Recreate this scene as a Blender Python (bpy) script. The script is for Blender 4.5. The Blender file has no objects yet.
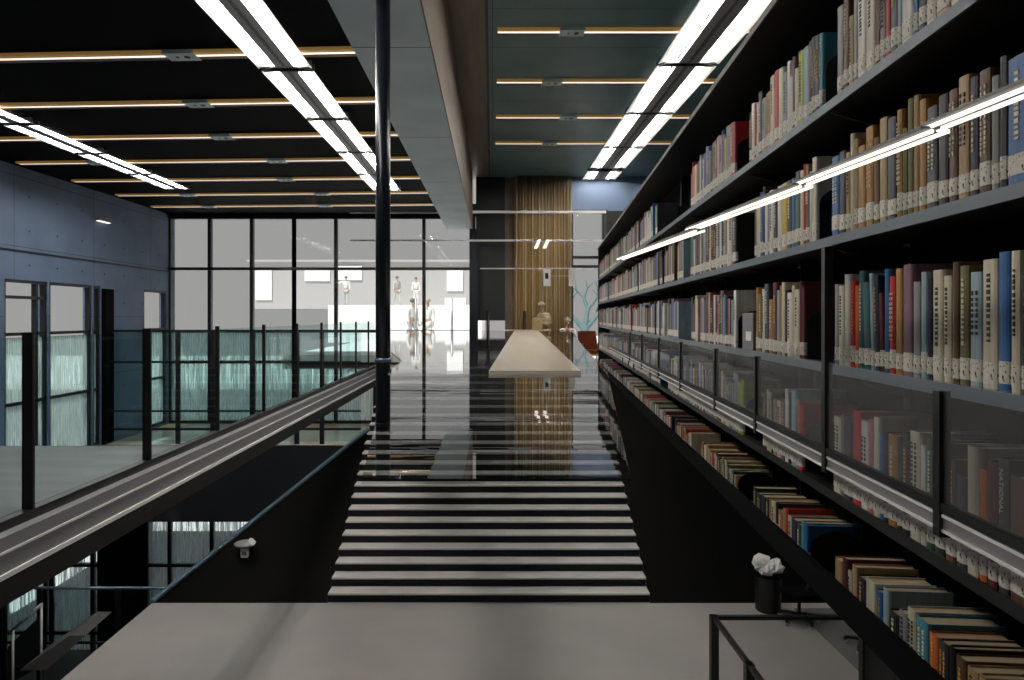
import bpy, bmesh, math, random
from mathutils import Vector, Matrix
R = random.Random(7)
C = bpy.context.scene.collection
F, U0, V0 = 683.0, 492.0, 317.0          # focal length in pixels and the vanishing point
def at(u, v, d):
    return Vector(((u-U0)/F*d, d, (V0-v)/F*d))

# ------------------------------------------------------------------ materials
def lin(c):
    r = []
    for x in c:
        x /= 255.0
        r.append(x/12.92 if x <= .04045 else ((x+.055)/1.055)**2.4)
    return (r[0], r[1], r[2], 1)
def mat(name, col, rough=.6, metal=0, spec=.5, emit=0, ecol=None, coat=0):
    m = bpy.data.materials.new(name); m.use_nodes = True
    b = m.node_tree.nodes['Principled BSDF']
    b.inputs['Base Color'].default_value = lin(col)
    b.inputs['Roughness'].default_value = rough
    b.inputs['Metallic'].default_value = metal
    b.inputs['Specular IOR Level'].default_value = spec
    if coat: b.inputs['Coat Weight'].default_value = coat
    if emit:
        b.inputs['Emission Color'].default_value = lin(ecol or col)
        b.inputs['Emission Strength'].default_value = emit
    return m
def nodes(m): return m.node_tree.nodes, m.node_tree.links
def coords(m, scale=(1,1,1), space='Object'):
    n, l = nodes(m)
    t = n.new('ShaderNodeTexCoord'); mp = n.new('ShaderNodeMapping')
    mp.inputs['Scale'].default_value = scale
    l.new(t.outputs[space], mp.inputs['Vector']); return mp.outputs['Vector']
def ramp(m, fac, stops):
    n, l = nodes(m)
    r = n.new('ShaderNodeValToRGB'); e = r.color_ramp.elements
    while len(e) < len(stops): e.new(.5)
    for el, (p, c) in zip(e, stops): el.position = p; el.color = lin(c)
    l.new(fac, r.inputs['Fac']); return r.outputs['Color']
def noisy(name, c0, c1, scale=(1,1,1), nscale=4, rough=.6, detail=4, lo=.35, hi=.65, bump=0, **k):
    m = mat(name, c0, rough, **k); n, l = nodes(m)
    v = coords(m, scale); t = n.new('ShaderNodeTexNoise')
    t.inputs['Scale'].default_value = nscale; t.inputs['Detail'].default_value = detail
    l.new(v, t.inputs['Vector'])
    l.new(ramp(m, t.outputs['Fac'], [(lo, c0), (hi, c1)]), n['Principled BSDF'].inputs['Base Color'])
    if bump:
        bn = n.new('ShaderNodeBump'); bn.inputs['Strength'].default_value = bump
        l.new(t.outputs['Fac'], bn.inputs['Height']); l.new(bn.outputs['Normal'], n['Principled BSDF'].inputs['Normal'])
    return m
def glass(name, tint=(255,255,255), refl=1.0, haze=0.0, hazecol=(220,225,225), bump=0, ior=1.5, rough=0.0):
    """flat sheet: clear transmission, Fresnel mirror on the front faces, a share of diffuse haze"""
    m = bpy.data.materials.new(name); m.use_nodes = True; n, l = nodes(m); n.clear()
    out = n.new('ShaderNodeOutputMaterial'); tr = n.new('ShaderNodeBsdfTransparent'); gl = n.new('ShaderNodeBsdfGlossy')
    tr.inputs['Color'].default_value = lin(tint); gl.inputs['Roughness'].default_value = rough
    fr = n.new('ShaderNodeFresnel'); fr.inputs['IOR'].default_value = ior
    ge = n.new('ShaderNodeNewGeometry')
    a = n.new('ShaderNodeMath'); a.operation = 'SUBTRACT'; a.inputs[0].default_value = 1; l.new(ge.outputs['Backfacing'], a.inputs[1])
    b = n.new('ShaderNodeMath'); b.operation = 'MULTIPLY'; l.new(a.outputs[0], b.inputs[0]); l.new(fr.outputs[0], b.inputs[1])
    c = n.new('ShaderNodeMath'); c.operation = 'MULTIPLY'; l.new(b.outputs[0], c.inputs[0]); c.inputs[1].default_value = refl; c.use_clamp = True
    base = tr.outputs[0]
    if haze:
        df = n.new('ShaderNodeBsdfDiffuse'); df.inputs['Color'].default_value = lin(hazecol)
        tl = n.new('ShaderNodeBsdfTranslucent'); tl.inputs['Color'].default_value = lin(hazecol)
        m2 = n.new('ShaderNodeMixShader'); m2.inputs[0].default_value = .4; l.new(df.outputs[0], m2.inputs[1]); l.new(tl.outputs[0], m2.inputs[2])
        mh = n.new('ShaderNodeMixShader'); mh.inputs[0].default_value = haze
        l.new(base, mh.inputs[1]); l.new(m2.outputs[0], mh.inputs[2]); base = mh.outputs[0]
    mx = n.new('ShaderNodeMixShader'); l.new(c.outputs[0], mx.inputs[0]); l.new(base, mx.inputs[1]); l.new(gl.outputs[0], mx.inputs[2])
    if bump:
        tc = n.new('ShaderNodeTexCoord'); mp = n.new('ShaderNodeMapping'); mp.inputs['Scale'].default_value = (1.2, 5, 1)
        l.new(tc.outputs['Object'], mp.inputs[0])
        no = n.new('ShaderNodeTexNoise'); no.inputs['Scale'].default_value = 1.5; no.inputs['Detail'].default_value = 2
        l.new(mp.outputs[0], no.inputs['Vector'])
        bn = n.new('ShaderNodeBump'); bn.inputs['Strength'].default_value = bump; bn.inputs['Distance'].default_value = .02
        l.new(no.outputs[0], bn.inputs['Height']); l.new(bn.outputs[0], gl.inputs['Normal'])
    l.new(mx.outputs[0], out.inputs[0]); return m
def printed(name, dens, col=(215,235,232), sx=34, sz=1.2, lo=.42, hi=.62, rmax=.8):
    """window glass printed with a white pattern of upright reeds"""
    m = bpy.data.materials.new(name); m.use_nodes = True; n, l = nodes(m); n.clear()
    out = n.new('ShaderNodeOutputMaterial'); tr = n.new('ShaderNodeBsdfTransparent'); tr.inputs[0].default_value = lin((232,240,240))
    df = n.new('ShaderNodeBsdfDiffuse'); df.inputs[0].default_value = lin(col)
    tl = n.new('ShaderNodeBsdfTranslucent'); tl.inputs[0].default_value = lin(col)
    m1 = n.new('ShaderNodeMixShader'); m1.inputs[0].default_value = .6; l.new(df.outputs[0], m1.inputs[1]); l.new(tl.outputs[0], m1.inputs[2])
    v = coords(m, (sx, sx, sz)); t = n.new('ShaderNodeTexNoise'); t.inputs['Scale'].default_value = 1; t.inputs['Detail'].default_value = 3
    t.inputs['Distortion'].default_value = .6
    l.new(v, t.inputs['Vector'])
    r = n.new('ShaderNodeMapRange'); r.inputs[1].default_value = lo; r.inputs[2].default_value = hi; r.inputs[3].default_value = dens*.25; r.inputs[4].default_value = dens
    l.new(t.outputs['Fac'], r.inputs[0])
    m2 = n.new('ShaderNodeMixShader'); l.new(r.outputs[0], m2.inputs[0]); l.new(tr.outputs[0], m2.inputs[1]); l.new(m1.outputs[0], m2.inputs[2])
    l.new(m2.outputs[0], out.inputs[0]); return m

M = {}
M['black'] = mat('black_steel', (9,10,12), .45)
M['blackm'] = mat('black_matt', (4,4,5), .85, spec=.08)
M['frame'] = mat('window_frame_black', (12,15,20), .4)
M['steel'] = mat('blue_steel', (108,130,146), .35, metal=.6)
M['column'] = mat('dark_blue_steel', (26,33,42), .3, metal=.3)
M['alu'] = mat('aluminium', (190,190,190), .4, metal=.5)
M['lightmetal'] = mat('shelf_edge_grey', (86,100,110), .45)
M['white'] = mat('white_paint', (232,231,228), .5)
M['grey'] = mat('grey_paint', (110,110,110), .5)
M['landing'] = noisy('grey_landing_floor', (176,171,168), (164,160,158), nscale=.7, rough=.32)
M['galfloor'] = noisy('grey_gallery_floor', (120,120,122), (104,104,108), (.3,3,1), 1.5, rough=.5)
M['tread'] = noisy('grey_stair_tread', (212,208,206), (200,196,194), nscale=2, rough=.4)
M['riser'] = mat('black_stair_riser', (6,6,7), .5, spec=.3)
M['ramp'] = noisy('black_ramp_rubber', (2,2,2), (11,7,4), (1,.6,1), 1.3, rough=.6, lo=.5, hi=.8, spec=.05)
M['woodfloor'] = noisy('pale_wood_floor', (232,226,214), (222,180,138), (.5,.2,1), 1.1, rough=.2, lo=.45, hi=.62)
M['hallfloor'] = noisy('cream_hall_floor', (226,214,192), (205,186,152), (2,.2,1), 1.5, rough=.2)
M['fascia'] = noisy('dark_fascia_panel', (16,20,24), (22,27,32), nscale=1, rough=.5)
M['ceil'] = mat('black_ceiling_panel', (3,3,4), .8, spec=.05)
M['bronze'] = noisy('bronze_ceiling_panel', (124,104,84), (96,86,76), (3,.3,1), 1.5, rough=.45)
M['snow'] = mat('pale_terrace', (250,250,248), .8)
M['outwall'] = mat('pale_concrete_outside', (178,176,175), .9)
M['paper'] = mat('book_paper', (176,160,132), .9)
M['label'] = None

# teal ceiling panels with joints across
def panels(name, c0, c1, dx, dy, joint=(5,7,8), w=.012, rough=.45, holes=False, axes=(0,1)):
    m = mat(name, c0, rough); n, l = nodes(m)
    v = coords(m); sp = n.new('ShaderNodeSeparateXYZ'); l.new(v, sp.inputs[0])
    def saw(o, p):
        a = n.new('ShaderNodeMath'); a.operation = 'DIVIDE'; l.new(o, a.inputs[0]); a.inputs[1].default_value = p
        f = n.new('ShaderNodeMath'); f.operation = 'FRACT'; l.new(a.outputs[0], f.inputs[0]); return f.outputs[0]
    fx, fy = saw(sp.outputs[axes[0]], dx), saw(sp.outputs[axes[1]], dy)
    def lt(o, th):
        a = n.new('ShaderNodeMath'); a.operation = 'LESS_THAN'; l.new(o, a.inputs[0]); a.inputs[1].default_value = th; return a.outputs[0]
    mx = n.new('ShaderNodeMath'); mx.operation = 'MAXIMUM'; l.new(lt(fx, w/dx), mx.inputs[0]); l.new(lt(fy, w/dy), mx.inputs[1])
    fac = mx.outputs[0]
    if holes:
        hx, hy = saw(sp.outputs[axes[0]], dx/3), saw(sp.outputs[axes[1]], dy/2)
        def sq(o, p):
            a = n.new('ShaderNodeMath'); a.operation = 'SUBTRACT'; l.new(o, a.inputs[0]); a.inputs[1].default_value = .5
            b = n.new('ShaderNodeMath'); b.operation = 'MULTIPLY'; l.new(a.outputs[0], b.inputs[0]); b.inputs[1].default_value = p
            c = n.new('ShaderNodeMath'); c.operation = 'POWER'; l.new(b.outputs[0], c.inputs[0]); c.inputs[1].default_value = 2; return c.outputs[0]
        ad = n.new('ShaderNodeMath'); l.new(sq(hx, dx/3), ad.inputs[0]); l.new(sq(hy, dy/2), ad.inputs[1])
        m3 = n.new('ShaderNodeMath'); m3.operation = 'MAXIMUM'; l.new(fac, m3.inputs[0]); l.new(lt(ad.outputs[0], .0006), m3.inputs[1]); fac = m3.outputs[0]
    no = n.new('ShaderNodeTexNoise'); no.inputs['Scale'].default_value = 1.3; l.new(v, no.inputs['Vector'])
    base = ramp(m, no.outputs['Fac'], [(.3, c0), (.7, c1)])
    mc = n.new('ShaderNodeMix'); mc.data_type = 'RGBA'; l.new(fac, mc.inputs[0]); l.new(base, mc.inputs[6]); mc.inputs[7].default_value = lin(joint)
    l.new(mc.outputs[2], n['Principled BSDF'].inputs['Base Color']); return m
M['teal'] = panels('teal_ceiling_panel', (92,126,130), (76,106,112), 3.3, 1.25)
M['concrete'] = panels('blue_grey_concrete', (94,112,138), (80,97,122), 2.6, 1.35, (30,36,44), .012, .6, True, (1,2))
M['beam'] = panels('grey_concrete_beam', (206,222,228), (184,202,210), 9, 3.1, (40,46,50), .014, .6)

def label_material():
    m = mat('white_call_number_label', (206,202,190), .7); n, l = nodes(m)
    v = coords(m, (90, 90, 70)); t = n.new('ShaderNodeTexNoise'); t.inputs['Scale'].default_value = 2.2; t.inputs['Detail'].default_value = 1
    l.new(v, t.inputs['Vector'])
    l.new(ramp(m, t.outputs['Fac'], [(.30, (40,40,42)), (.40, (206,202,190))]), n['Principled BSDF'].inputs['Base Color'])
    return m
M['label'] = label_material()
M['glass'] = glass('clear_window_glass', (248,250,250), .25)
M['railglass'] = glass('teal_balustrade_glass', (234,243,243), .3)
M['screen'] = glass('reflected_haze_glass', (246,247,248), .2, .085, (238,239,240))  # diffuse share stands in for reflected haze over the lower books
M['bench'] = glass('rippled_mirror_glass', (240,243,243), 1.3, 0, bump=.025, ior=1.75)
M['clear'] = glass('clear_railing_glass', (247,248,248), .4)
M['smoke'] = glass('smoky_railing_glass', (120,124,128), .7)
M['reed'] = printed('reed_printed_glass', .8, (232,240,237))
M['reeddark'] = printed('reed_printed_lower_glass', .75, (205,218,222), 22, .7, .45, .55)
M['lamp'] = mat('lit_lamp_tube', (255,255,255), .4, emit=98, ecol=(255,248,240))
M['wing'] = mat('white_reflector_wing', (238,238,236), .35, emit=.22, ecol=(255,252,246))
M['spine'] = mat('grey_lamp_spine', (170,172,174), .5)
M['striplamp'] = mat('lit_strip_lamp', (255,240,225), .4, emit=1.5, ecol=(255,238,222))
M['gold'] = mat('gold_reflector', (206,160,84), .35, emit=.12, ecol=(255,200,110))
M['bronzestrip'] = mat('bronze_strip_cover', (112,82,58), .4)
M['lampstreak'] = mat('lamp_and_streak_glow', (255,250,240), .4, emit=1.3, ecol=(255,248,235))  # glow shared by the small lamps and the added streaks of reflected light
M['plate'] = mat('pale_steel_plate', (226,240,242), .5)

# ------------------------------------------------------------------ mesh helpers
class MB:
    def __init__(s): s.bm = bmesh.new()
    def box(s, x0, x1, y0, y1, z0, z1, mi=0):
        v = [s.bm.verts.new(p) for p in ((x0,y0,z0),(x1,y0,z0),(x1,y1,z0),(x0,y1,z0),(x0,y0,z1),(x1,y0,z1),(x1,y1,z1),(x0,y1,z1))]
        for f in ((0,3,2,1),(4,5,6,7),(0,1,5,4),(1,2,6,5),(2,3,7,6),(3,0,4,7)):
            s.bm.faces.new([v[i] for i in f]).material_index = mi
        return s
    def prism(s, pts, d, mi=0):
        """polygon pts (3D, planar) thickened by vector d"""
        a = [s.bm.verts.new(p) for p in pts]; b = [s.bm.verts.new(Vector(p)+Vector(d)) for p in pts]; n = len(pts)
        s.bm.faces.new(a).material_index = mi; s.bm.faces.new(b[::-1]).material_index = mi
        for i in range(n): s.bm.faces.new((a[(i+1)%n], a[i], b[i], b[(i+1)%n])).material_index = mi
        return s
    def tube(s, p, q, r, n=10, r2=None, mi=0):
        p, q = Vector(p), Vector(q); z = (q-p).normalized()
        x = z.orthogonal().normalized(); y = z.cross(x); r2 = r if r2 is None else r2
        a = [s.bm.verts.new(p+(x*math.cos(t)+y*math.sin(t))*r) for t in [i*2*math.pi/n for i in range(n)]]
        b = [s.bm.verts.new(q+(x*math.cos(t)+y*math.sin(t))*r2) for t in [i*2*math.pi/n for i in range(n)]]
        for i in range(n):
            f = s.bm.faces.new((a[i], a[(i+1)%n], b[(i+1)%n], b[i])); f.smooth = True; f.material_index = mi
        s.bm.faces.new(a[::-1]).material_index = mi; s.bm.faces.new(b).material_index = mi
        return s
    def bar(s, p, q, w, h, mi=0):
        """rectangular bar from p to q, width w sideways and height h"""
        p, q = Vector(p), Vector(q); z = (q-p).normalized()
        x = z.cross(Vector((0,0,1)))
        if x.length < 1e-4: x = Vector((1,0,0))
        x.normalize(); y = x.cross(z)
        pts = [p+x*sx*w/2+y*sy*h/2 for sx, sy in ((-1,-1),(1,-1),(1,1),(-1,1))]
        return s.prism(pts, q-p, mi)
    def lathe(s, prof, n=20, c=(0,0,0), mi=0):
        rings = []
        for r, z in prof:
            rings.append([s.bm.verts.new((c[0]+r*math.cos(i*2*math.pi/n), c[1]+r*math.sin(i*2*math.pi/n), c[2]+z)) for i in range(n)])
        for a, b in zip(rings, rings[1:]):
            for i in range(n):
                f = s.bm.faces.new((a[i], a[(i+1)%n], b[(i+1)%n], b[i])); f.smooth = True; f.material_index = mi
        s.bm.faces.new(rings[0][::-1]); s.bm.faces.new(rings[-1]); return s
    def mesh(s, name, mats):
        bmesh.ops.recalc_face_normals(s.bm, faces=s.bm.faces)
        me = bpy.data.meshes.new(name); s.bm.to_mesh(me); s.bm.free()
        for m in (mats if isinstance(mats, (list, tuple)) else [mats]): me.materials.append(m)
        return me
    def build(s, name, mats, parent=None, bevel=0):
        o = bpy.data.objects.new(name, s.mesh(name, mats)); C.objects.link(o)
        if parent: o.parent = parent
        if bevel:
            b = o.modifiers.new('soft_edges', 'BEVEL'); b.width = bevel; b.segments = 2; b.limit_method = 'ANGLE'
        return o
def tag(o, label, cat, group=None, kind=None):
    o['label'] = label; o['category'] = cat
    if group: o['group'] = group
    if kind: o['kind'] = kind
    return o
def empty(name, loc=(0,0,0), rz=0):
    o = bpy.data.objects.new(name, None); C.objects.link(o); o.location = loc; o.rotation_euler = (0,0,rz)
    o.empty_display_size = .1
    return o
def struct(o, label=None, cat=None):
    o['kind'] = 'structure'
    if label: o['label'] = label; o['category'] = cat
    return o
def copy_tree(o, parent=None):
    c = o.copy(); C.objects.link(c); c.parent = parent
    for ch in [x for x in o.children]: copy_tree(ch, c)
    return c

# ------------------------------------------------------------------ levels
D1, ZL, ZT, DT = 11.94, -5.0, -1.34, 18.26     # foot of the stairs, landing level, hall level, head of the stairs
DW = 19.3                                       # the glazed far wall
XW = -9.1                                       # left wall
ZC, ZCR = 2.9, 3.95                              # left and right ceilings

struct(MB().box(-5.94, 5.85, 5, D1+.4, ZL-.3, ZL).build('floor', M['landing']), 'pale grey landing floor at the foot of the wide staircase', 'floor')
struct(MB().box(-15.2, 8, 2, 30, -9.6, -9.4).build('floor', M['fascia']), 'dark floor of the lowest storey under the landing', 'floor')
struct(MB().box(XW, -3.02, -3, 7.0, -1.5, -1.32).build('floor', M['galfloor']), 'grey gallery floor behind the glass balustrade with black posts', 'floor')
o = MB().box(XW, -2.95, 16.1, DW, -3.2, -3.0).build('floor', M['woodfloor']); struct(o, 'pale glossy wood floor strip below the far left windows', 'floor')
struct(MB().box(XW, -2.95, 16.0, 16.1, -4.8, -3.02).build('wall_back', M['fascia']), 'dark panelled fascia under the pale wood floor strip', 'wall')
struct(MB().box(-2.95, 7, DT, DW+.3, ZT-.3, ZT).build('floor', M['hallfloor']), 'cream hall floor at the head of the staircase', 'floor')
struct(MB().box(-.6, 4.6, DW+.3, 58, ZT-.3, ZT-.02).build('floor', M['snow']), 'bright pale path outside beyond the curtain', 'ground')
struct(MB().box(-6.0, -.62, DW+.32, 40, -1.5, -1.1).box(4.62, 14, DW+.32, 40, -1.5, -1.1).build('terrace_floor', M['snow']), 'sunlit white terrace outside the far windows', 'ground')
struct(MB().box(-45, -6.2, 34, 58, -3.6, -3.3).build('lower_terrace_floor', M['snow']), 'sunlit pale ground outside the left windows', 'ground')
struct(MB().box(-30, 2, DW+.6, 34, -9.9, -9.5).build('court_floor', M['snow']), 'pale courtyard ground outside the lowest storey windows', 'ground')
struct(MB().box(-9.6, -.62, 40, 60, -1.5, .7).build('terrace_wall', M['snow']), 'low white terrace wall far outside the windows', 'wall')
# gallery edge
struct(MB().box(-3.02, -2.88, .8, 18.2, -1.54, -1.3).build('trim_1', mat('grey_edge_metal', (126,126,128), .5)), 'pale metal edge of the gallery floor under the balustrade', 'trim')
struct(MB().box(-2.885, -2.865, .8, 18.2, -1.545, -1.515).box(-2.885, -2.872, .8, 18.2, -1.4, -1.385).build('trim_7', M['white']), 'thin white lines along the gallery edge', 'trim')
struct(MB().box(-3.05, -2.9, .8, 18.2, -1.72, -1.545).build('trim_2', M['black']), 'black lower edge of the gallery floor', 'trim')

# ceilings and beam
struct(MB().box(XW-.2, -1.2, -3, DW+.3, ZC, ZC+.2).build('ceiling', M['ceil']), 'black ceiling over the left gallery', 'ceiling')
struct(MB().box(-.05, 8, -3, DW+.3, ZCR, ZCR+.2).build('ceiling', M['teal']), 'dark teal panelled ceiling above the bookcase', 'ceiling')
struct(MB().box(-1.3, -.09, -3, DW+.3, ZCR, ZCR+.2).build('ceiling', M['bronze']), 'bronze ceiling panel beside the concrete beam', 'ceiling')
struct(MB().box(-1.27, -.56, -3, DW, 2.45, ZCR).build('beam', M['beam']), 'pale concrete ceiling beam running to the far windows', 'beam')
struct(MB().box(-.56, -.545, -3, DW, 2.455, ZCR).build('trim_3', M['bronze']), 'bronze cladding on the side of the concrete beam', 'trim')
struct(MB().box(-.09, -.05, -3, DW, ZCR-.01, ZCR+.2).build('trim_6', M['black']))
# shell behind and to the right
struct(MB().box(-15.2, 8, -3.2, -3, -9.6, 4.4).build('wall_front', M['blackm']))
struct(MB().box(7.8, 8, -3, 20, -9.6, 4.4).build('wall_right', M['blackm']))

# left wall with window openings
zt, zb = .72, -2.95
opens = [(12.75, 13.98), (14.05, 15.52), (15.6, 15.86), (17.86, 19.08)]
w = MB().box(XW-.2, XW, -3, DW+.3, zt, 3.1).box(XW-.2, XW, -3, DW+.3, -4.9, zb)
y = -3
for a, b in opens:
    w.box(XW-.2, XW, y, a, zb, zt); y = b
w.box(XW-.2, XW, y, DW+.3, zb, zt)
struct(w.build('wall_left', M['concrete']), 'blue grey concrete left wall with tie holes and tall windows', 'wall')
struct(MB().box(XW, XW+.03, -3, DW, 1.26, 1.29).build('trim_4', M['black']))
wi = 0
def window(name, frame_mb, glass_mb, gm, label):
    root = struct(empty(name), label, 'window')
    frame_mb.build('frame', M['frame'], root); glass_mb.build('glass', gm, root); return root
for k, (a, b) in enumerate(opens):
    wi += 1
    f = MB(); g = MB(); x0, x1 = XW-.12, XW-.02
    for yy in ([a, b-.06] + ([(a+b)/2+.3] if k == 0 else [])): f.box(x0, x1, yy, yy+.06, zb, zt)
    for zz in [zb, zt-.06, -.36, -1.7] + ([.35] if k == 0 else []): f.box(x0, x1, a, b, zz, zz+.06)
    g.box(XW-.08, XW-.07, a, b, zb, -.4)
    r = window('window_%d' % wi, f, g, M['reed'], ['wide four light window at the near end of left wall', 'tall single window in the middle of left wall', 'narrow slot window beside the black door of left wall', 'tall window at the far corner of left wall'][k])
    MB().box(XW-.08, XW-.07, a, b, -.38, zt).build('upper_glass', M['glass'], r)
struct(MB().box(XW, XW+.05, 15.92, 16.35, -2.98, .66).box(XW+.05, XW+.07, 15.95, 16.32, -2.9, .6).build('door_1', M['blackm']), 'tall black door in the left concrete wall', 'door')

struct(MB().box(-15.2, -15, -3, DW+.3, -9.6, -4.7).build('wall_left_lower', M['fascia']), 'dark left wall of the lowest storey', 'wall')
struct(MB().box(-15.2, XW, -3, DW+.3, -4.9, -4.7).build('ceiling', M['ceil']))
# far glazed wall
x_m = [(u-U0)/F*DW for u in (170, 210, 252, 294, 336, 380, 424, 468)]
def far_window(name, us, zs, z0, z1, gms, label, th=.09):
    f = MB(); xs = [(u-U0)/F*DW for u in us]
    for x in xs: f.box(x-th/2, x+th/2, DW-.06, DW+.08, z0, z1)
    for z in zs: f.box(xs[0], xs[-1], DW-.08, DW+.08, z-.04, z+.04)
    r = struct(empty(name), label, 'window'); f.build('frame', M['frame'], r)
    for (za, zb_, gm, nm) in gms: MB().box(xs[0], xs[-1], DW, DW+.012, za, zb_).build(nm, gm, r)
    return r
far_window('window_5', (170, 210, 252, 294), [2.8, 1.36, -.4, -1.27, -2.96], -3.0, 2.84, [(-.38, 2.8, M['glass'], 'upper_glass'), (-3, -.42, M['reed'], 'printed_glass')], 'left half of the tall glazed far wall over the wood floor')
far_window('window_6', (294, 336, 380, 424, 474), [2.8, 1.36, -.4, -1.32], ZT, 2.84, [(ZT, 2.8, M['glass'], 'glass')], 'middle of the glazed far wall behind the dark column')
far_window('window_7', (294, 336, 375), [-1.4, -2.96], -3.0, -1.34, [(-3, -1.36, M['reed'], 'printed_glass')], 'printed lower panes of the far wall left of the stairs')
far_window('window_8', (52, 93, 100), [-5.7, -7.0, -8.9], -9.4, -5.0, [(-9.4, -5, M['reeddark'], 'printed_glass')], 'reed printed window of the lowest storey at its left end')
far_window('window_9', (147, 170, 212, 252, 292), [-5.7, -7.0, -8.9], -9.4, -5.0, [(-9.4, -5, M['reeddark'], 'printed_glass')], 'reed printed window of the lowest storey right of grey panel')
far_window('window_10', (2, 46, 52), [-6.1, -6.6, -7.0, -8.9], -9.4, -5.0, [(-9.4, -5, M['reeddark'], 'printed_glass')], 'pale window of the lowest storey behind the small steel handrail')
def X(u, d=DW): return (u-U0)/F*d
wb = MB()
wb.box(XW, X(294), DW, DW+.3, 2.84, 3.2).box(X(294), X(476), DW, DW+.3, 2.84, 3.2)             # over the windows
wb.box(XW, X(375), DW, DW+.3, -5.0, -3.0)                                                       # storey edge
wb.box(X(100), X(147), DW, DW+.3, -9.4, -5.0).box(X(292), 8, DW, DW+.3, -9.4, -5.0)
wb.box(-20, X(2), DW, DW+.3, -9.4, -5.0)
wb.box(X(375), 8, DW+.31, DW+.5, -5.0, ZT-.02)
wb.box(X(476), X(505), DW, DW+.3, -.1, ZCR)                                                     # dark pier
wb.box(X(606), 8, DW, DW+.3, ZT, ZCR)
struct(wb.build('wall_far', M['fascia']), 'dark solid parts of the far wall around the windows', 'wall')
struct(MB().box(X(505), X(516), DW+.05, DW+.3, ZT, ZCR).build('trim_5', M['bronze']))
struct(MB().box(X(516), X(655), DW-.01, DW+.06, 3.0, ZCR).build('wall_back', mat('blue_wall_panel', (108,128,156), .6)), 'blue grey wall panel above the right hand far window', 'wall')
r = far_window('window_11', (572, 603, 607), [2.98, 1.68, 1.42, -1.3], ZT, 3.0, [(ZT, 3.0, M['glass'], 'glass')], 'narrow window between the curtain and the bookcase end', .05)
# white horizontal bars of the far wall
def bar_thing(name, u0, u1, v, d, h, m, label, cat='bar'):
    p, q = at(u0, v, d), at(u1, v, d)
    return tag(MB().box(p.x, q.x, d-.02, d+.02, p.z-h/2, p.z+h/2).build(name, m), label, cat)
M['barwhite'] = mat('white_bar', (235,235,235), .4, emit=.0)
bar_thing('cross_bar', 350, 606, 212, 18.9, .07, M['barwhite'], 'uppermost white cross bar spanning the far wall above the curtain', 'bar')
bar_thing('cross_bar', 350, 604, 240.5, 18.9, .05, M['barwhite'], 'middle white cross bar at the height of the twin lamp', 'bar')
bar_thing('cross_bar', 480, 604, 268.5, 18.9, .035, M['barwhite'], 'lowest white cross bar carrying the hanging sign', 'bar')

# ------------------------------------------------------------------ staircase
N = 22; rise = (ZT-ZL)/N; run = (DT-D1)/N; SX0, SX1 = -2.87, 2.76
st = tag(empty('staircase', ((SX0+SX1)/2, D1, ZL)), 'wide straight staircase with pale treads and black risers', 'staircase')
hw = (SX1-SX0)/2
for i in range(N):
    MB().box(-hw, hw, i*run+.03, i*run+.05, i*rise, (i+1)*rise-.03).build('riser', M['riser'], st)
    MB().box(-hw, hw, i*run, (i+1)*run+.03, (i+1)*rise-.03, (i+1)*rise).build('tread', M['tread'], st)
MB().prism([(-hw-.02, 0, 0), (-hw-.02, DT-D1, 0), (-hw-.02, DT-D1, ZT-ZL-.06)], (.02, 0, 0)).build('stringer', M['riser'], st)
MB().prism([(hw, 0, 0), (hw, DT-D1, 0), (hw, DT-D1, ZT-ZL-.06)], (.02, 0, 0)).build('stringer', M['riser'], st)
# dark banks beside the stairs
def pitch(u, v):
    k = (V0-v)/F; s = (ZT-ZL)/(DT-D1)
    d = (-ZL + s*D1)/(s-k) if False else (s*D1-ZL)/(s-k)
    return at(u, v, d)
A, B_, Dd = pitch(152, 603), Vector((SX0-.02, D1, ZL)), pitch(384, 430)
Dd.x = SX0-.02
struct(MB().prism([A, B_, Dd], (0, .0, -.25)).build('wall_stair_left', M['ramp']), 'dark sloping bank on the left of the staircase', 'wall')
struct(MB().prism([(SX1+.02, D1, ZL), (7.0, D1, ZL), (7.0, DT, ZT), (SX1+.02, DT, ZT)], (0, 0, -.25)).build('wall_stair_right', M['ramp']), 'dark sloping bank on the right of the staircase', 'wall')
hr = tag(MB().bar(A+Vector((0,0,.03)), Dd+Vector((0,0,.03)), .1, .05).build('handrail', M['steel'], bevel=.01), 'slanting blue steel rail along the bank left of the stairs', 'rail')
# small lamp on the left bank
p = pitch(245, 556)
sl = tag(empty('bank_lamp', p), 'small white lamp with a round dish on the dark left bank', 'lamp')
MB().box(-.07, .07, -.05, .03, -.02, .16).build('housing', M['white'], sl, .01)
MB().box(-.045, .045, -.058, -.05, .03, .1).build('cover', M['grey'], sl)
MB().lathe([(.02, .16), (.17, .2), (.2, .24), (.19, .25), (.05, .22)], 20).build('dish', M['alu'], sl)
MB().tube((.03, -.03, .2), (.16, -.08, .3), .05, 12, .075).build('lamp_head', M['white'], sl)

# glossy rippled glass sheet added over the stairwell to mirror windows and curtain
def mk_glass():
    prof = [(1.52, -.29, .31), (4.5, -.68, .76), (5.6, -.74, .86), (8.2, -1.28, 1.1), (18.15, -2.8, 2.1)]
    pts = [(r, d, -.36) for d, l_, r in prof] + [(l_, d, -.36) for d, l_, r in prof[::-1]]
    return MB().prism(pts, (0, 0, -.012)).build('glass_sheet', M['bench'])
tag(mk_glass(), 'long level sheet of rippled glass above the staircase mirroring curtain and windows', 'glass')

tb = MB().prism([(-.02, 4.3, 0), (.56, 4.3, 0), (1.2, 18.0, 0), (.6, 18.0, 0)], (0, 0, .022)).build('table_board', noisy('cream_lacquered_board', (250,246,236), (246,236,214), (3,.25,1), 1.4, rough=.16))
tb.location = (0, 0, -.36); tag(tb, 'long cream lacquered board lying on the rippled glass towards the curtain', 'board')
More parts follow.
